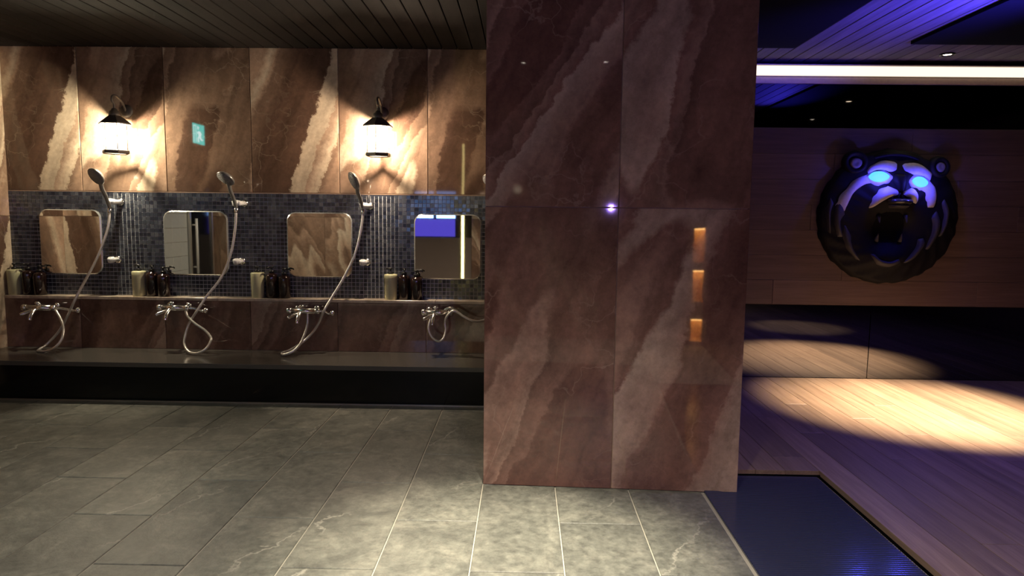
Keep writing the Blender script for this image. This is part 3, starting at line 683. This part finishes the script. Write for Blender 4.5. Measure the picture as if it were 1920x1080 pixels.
    # fur locks around the jaw
    for A, B in (([(262, 430), (232, 500), (232, 600), (262, 690)], [(300, 540), (272, 590), (278, 640), (300, 690)]),
                 ([(300, 600), (292, 680), (325, 770), (390, 840)], [(352, 690), (352, 730), (372, 780), (420, 850)]),
                 ([(205, 420), (180, 500), (185, 590), (205, 660)], [(228, 470), (208, 530), (210, 600), (220, 670)]),
                 ([(900, 500), (930, 580), (915, 680), (870, 770)], [(862, 560), (880, 610), (868, 690), (840, 770)]),
                 ([(830, 690), (835, 740), (780, 820), (720, 860)], [(790, 700), (780, 745), (745, 800), (690, 860)]),
                 ([(950, 420), (985, 500), (980, 600), (950, 680)], [(930, 460), (950, 520), (948, 600), (930, 680)]),
                 ([(470, 800), (520, 870), (600, 890), (680, 860)], [(500, 800), (540, 838), (600, 850), (660, 830)]),
                 ([(470, 150), (560, 125), (660, 125), (780, 155)], [(480, 172), (565, 155), (660, 155), (770, 178)])):
        strip('fur_lock', A, B, M_BEARGREY if A[0][1] > 200 else M_BEAR, 0.016, 0.016)
    # ears
    for (zx, zy, r, s) in ((338, 195, 0.088, -1), (888, 222, 0.080, 1)):
        u, v = uv(zx+22, zy); y0 = -0.09
        M = axis_M((u, y0+0.05, v), (s*0.18, -1, 0.10))
        e = G().lathe([(r*0.8, -0.03), (r, 0.0), (r*0.98, 0.03), (r*0.82, 0.052), (r*0.62, 0.045), (r*0.45, 0.026), (0, 0.018)], 26, M).build('ear', M_BEAR, o)
        G().lathe([(r*0.50, 0.034), (r*0.34, 0.045), (r*0.16, 0.040), (0, 0.038)], 18, M @ Matrix.Translation((0.004, -0.008 if s < 0 else 0.0, 0))).build('inner_ear', M_BEAREAR, e)
    # eyes
    EY = emit('eye_blue_glow', (0.085, 0.45, 1.0), 1.5)
    for (zx, zy, rot) in ((492, 290, 0.02), (764, 321, -0.12)):
        u, v = uv(zx, zy); y0 = -(h(u, v)+0.016)
        V = []; Fc = []; nn, mm = 24, 6
        V.append((u, y0-0.018, v))
        for i in range(1, mm+1):
            f = i/mm
            for k in range(nn):
                a = 2*PI*k/nn; ex = 0.068*f*math.cos(a); ez = 0.039*f*math.sin(a)*(1-0.25*abs(math.cos(a))**3)
                uu, vv = u+ex*math.cos(rot)-ez*math.sin(rot), v+ex*math.sin(rot)+ez*math.cos(rot)
                V.append((uu, -(h(uu, vv)+0.016)-0.018*math.sqrt(max(0, 1-f*f))+0.010*(f == 1), vv))
        Fc = [(0, 1+(k+1) % nn, 1+k) for k in range(nn)]+[(1+(i-1)*nn+k, 1+(i-1)*nn+(k+1) % nn, 1+i*nn+(k+1) % nn, 1+i*nn+k) for i in range(1, mm) for k in range(nn)]
        ey = G().add(V, Fc, True).build('eye', EY, o)
        ld = bpy.data.lights.new('eye_led', 'POINT'); ld.energy = W_EYE; ld.color = (0.07, 0.06, 1.0); ld.shadow_soft_size = 0.02
        lo = bpy.data.objects.new('eye_led', ld); link(lo, o); lo.location = (u, y0-0.105, v-0.01)
bear()

# ---- rubber mat in the passage
mat = empty('rubber_mat', (1.10, 2.02, -0.004), label='black ribbed rubber mat along the edge of the timber floor', cat='mat')
x0, x1, ya, yb = -0.288, 0.285, -1.1, 1.118
V = []; Fc = []; p = 0.014; n = int((yb-ya)/p); z0 = 0.008
pr = []
for i in range(n):
    y = ya+i*p
    pr += [(y, z0), (y+p*0.12, z0+0.004), (y+p*0.55, z0+0.004), (y+p*0.68, z0)]
for (y, z) in pr: V += [(x0, y, z), (x1, y, z)]
Fc = [(2*i, 2*i+1, 2*i+3, 2*i+2) for i in range(len(pr)-1)]
G().add(V, Fc).build('ribbed_top', M_RUBBER, mat)
G().box(x0, x1, ya, yb, 0.0, z0-0.0005).build('mat_base', M_RUBBER, mat)

# ---- things behind the viewer, seen in mirrors and polished stone
o = empty('exit_sign', (XL+0.003, 1.99, 2.07), label='green and white emergency exit sign above the dark door', cat='sign')
G().box(0, 0.035, -0.145, 0.145, -0.115, 0.115, 0.004).build('case', M_WHITE, o)
G().box(0.0352, 0.0372, -0.137, 0.137, -0.107, 0.107).build('face', emit('exit_green', (0.05, 0.62, 0.55), 15.0), o)
g = G(); wx = 0.0385
def bar(a, b, r): g.tube([(wx, a[0], a[1]), (wx, b[0], b[1])], r, 6)
bar((0.005, 0.030), (-0.015, -0.020), 0.016); bar((-0.015, -0.02), (0.025, -0.05), 0.011); bar((0.025, -0.05), (0.015, -0.088), 0.010)
bar((-0.015, -0.02), (-0.045, -0.055), 0.011); bar((-0.045, -0.055), (-0.082, -0.058), 0.009); bar((0.003, 0.03), (0.042, 0.008), 0.008)
bar((0.003, 0.03), (-0.035, 0.022), 0.008); bar((-0.035, 0.022), (-0.055, -0.005), 0.007)
g.lathe([(0.0, -0.004), (0.019, 0), (0.0, 0.004)], 14, axis_M((wx, 0.014, 0.068), (1, 0, 0)))
g.build('running_figure', emit('exit_white', (0.75, 1.0, 1.0), 15.0), o)
g = G(); g.box(wx-0.001, wx+0.001, 0.062, 0.070, -0.095, 0.09); g.box(wx-0.001, wx+0.001, 0.070, 0.120, 0.082, 0.09); g.box(wx-0.001, wx+0.001, 0.112, 0.120, -0.095, 0.082)
g.build('doorway_symbol', bpy.data.materials['exit_white'], o)

o = empty('light_panel', (-1.67, -3.29, 1.25), label='blue backlit window panel in the room behind the viewer', cat='light panel')
G().box(-0.42, 0.42, -0.01, 0.0, -0.45, 0.45).build('panel_frame', M_BLACKM, o)
G().box(-0.38, -0.03, 0.0, 0.01, -0.08, 0.42).build('upper_pane', emit('pane_sky', (0.25, 0.45, 1.0), 5.0), o)
G().box(0.03, 0.38, 0.0, 0.01, -0.08, 0.42).build('upper_pane', bpy.data.materials['pane_sky'], o)
G().box(-0.38, 0.38, 0.0, 0.01, -0.42, -0.10).build('lower_wall_glow', emit('wall_blue_glow', (0.14, 0.10, 0.95), 0.55), o)  # glowing strip stands in for the wall lit blue below the panes

o = empty('led_pole_light', (-0.93, YN+0.03, 0), label='vertical warm LED strip at the opening behind the viewer', cat='light strip')
G().box(-0.03, 0.03, -0.02, 0.02, 0.0, ZC-0.005, 0.002).build('channel', M_BLACKM, o)
G().box(-0.018, 0.018, 0.02, 0.026, 0.1, ZC-0.05).build('diffuser', emit('led_yellow', (1.0, 0.80, 0.30), 7.0), o)

o = empty('lit_niche_shelf', (1.33, YN-0.010, 0), label='narrow column of three warm lit niches behind the viewer', cat='shelf')
g = G()
for (za, zb) in ((0.0, 0.04), (0.25, 0.42), (0.72, 0.80), (1.12, 1.25)): g.box(-0.09, 0.09, 0, 0.22, za, zb)
g.box(-0.09, -0.05, 0, 0.22, 0.0, 1.25); g.box(0.05, 0.09, 0, 0.22, 0.0, 1.25); g.box(-0.09, 0.09, -0.001, 0.01, 0, 1.25)
g.build('niche_body', plain('niche_wood', (0.70, 0.48, 0.26), 0.5), o)
for zb in (0.25, 0.72, 1.12):
    G().box(-0.045, 0.045, 0.015, 0.20, zb-0.012, zb-0.001).build('niche_light', emit('niche_glow', (1.0, 0.52, 0.16), 34.0), o)

# blue stage-light bar hanging out of view to the right
o = empty('blue_light_bar', (2.62, 3.0, 1.78), label='hanging bar of blue lights over the timber floor', cat='light')
G().box(-0.22, 0.22, -0.05, 0.05, -0.03, 0.03, 0.006).build('housing', M_BLACKM, o)
for s in (-0.18, 0.18): G().tube([(s, 0, 0.03), (s, 0, ZC-0.022-1.78)], 0.006, 8).build('hanger_rod', M_BLACKM, o)
G().box(-0.19, 0.19, -0.035, 0.035, 0.030, 0.036).build('upper_lens', emit('blue_lens', (0.05, 0.05, 1.0), 3.0), o)
ld = bpy.data.lights.new('blue_wash', 'SPOT'); ld.energy = W_BLUE_CEIL; ld.color = (0.06, 0.045, 1.0); ld.spot_size = math.radians(72); ld.spot_blend = 1.0; ld.shadow_soft_size = 0.06
lo = bpy.data.objects.new('blue_wash', ld); link(lo, o); lo.location = (0.0, 0.06, 0.05)
lo.rotation_euler = Vector((-0.42, 0.72, 0.62)).to_track_quat('-Z', 'Y').to_euler()
ld = bpy.data.lights.new('blue_bounce_fill', 'SPOT'); ld.energy = W_BLUE_DOWN; ld.color = (0.20, 0.14, 1.0); ld.spot_size = math.radians(150); ld.spot_blend = 0.8; ld.shadow_soft_size = 0.06  # added downward lamp, stands in for blue bounced off the ceiling
lo = bpy.data.objects.new('blue_bounce_fill', ld); link(lo, o); lo.location = (0.0, 0.0, -0.06)

o = empty('blue_wall_spot', (0.50, YN, 1.30), label='small blue spotlight on the wall behind the viewer', cat='light')
G().lathe([(0.03, 0), (0.03, 0.02), (0.055, 0.03), (0.055, 0.09), (0.050, 0.09), (0.048, 0.05)], 20, axis_M((0, 0, 0), (0, 1, 0))).build('housing', M_BLACKM, o)
G().lathe([(0.047, 0.052), (0.028, 0.054), (0.028, 0.058), (0, 0.058)], 20, axis_M((0, 0, 0), (0, 1, 0))).build('lens', emit('blue_spot_lens', (0.05, 0.06, 1.0), 4.0), o)
ld = bpy.data.lights.new('blue_spot_beam', 'SPOT'); ld.energy = W_BLUE_REAR; ld.color = (0.42, 0.24, 1.0); ld.spot_size = math.radians(140); ld.spot_blend = 0.9; ld.shadow_soft_size = 0.012
lo = bpy.data.objects.new('blue_spot_beam', ld); link(lo, o); lo.location = (0.0, 0.10, 0.0); lo.rotation_euler = Vector((0.05, 1.0, 0.25)).to_track_quat('-Z', 'Y').to_euler()
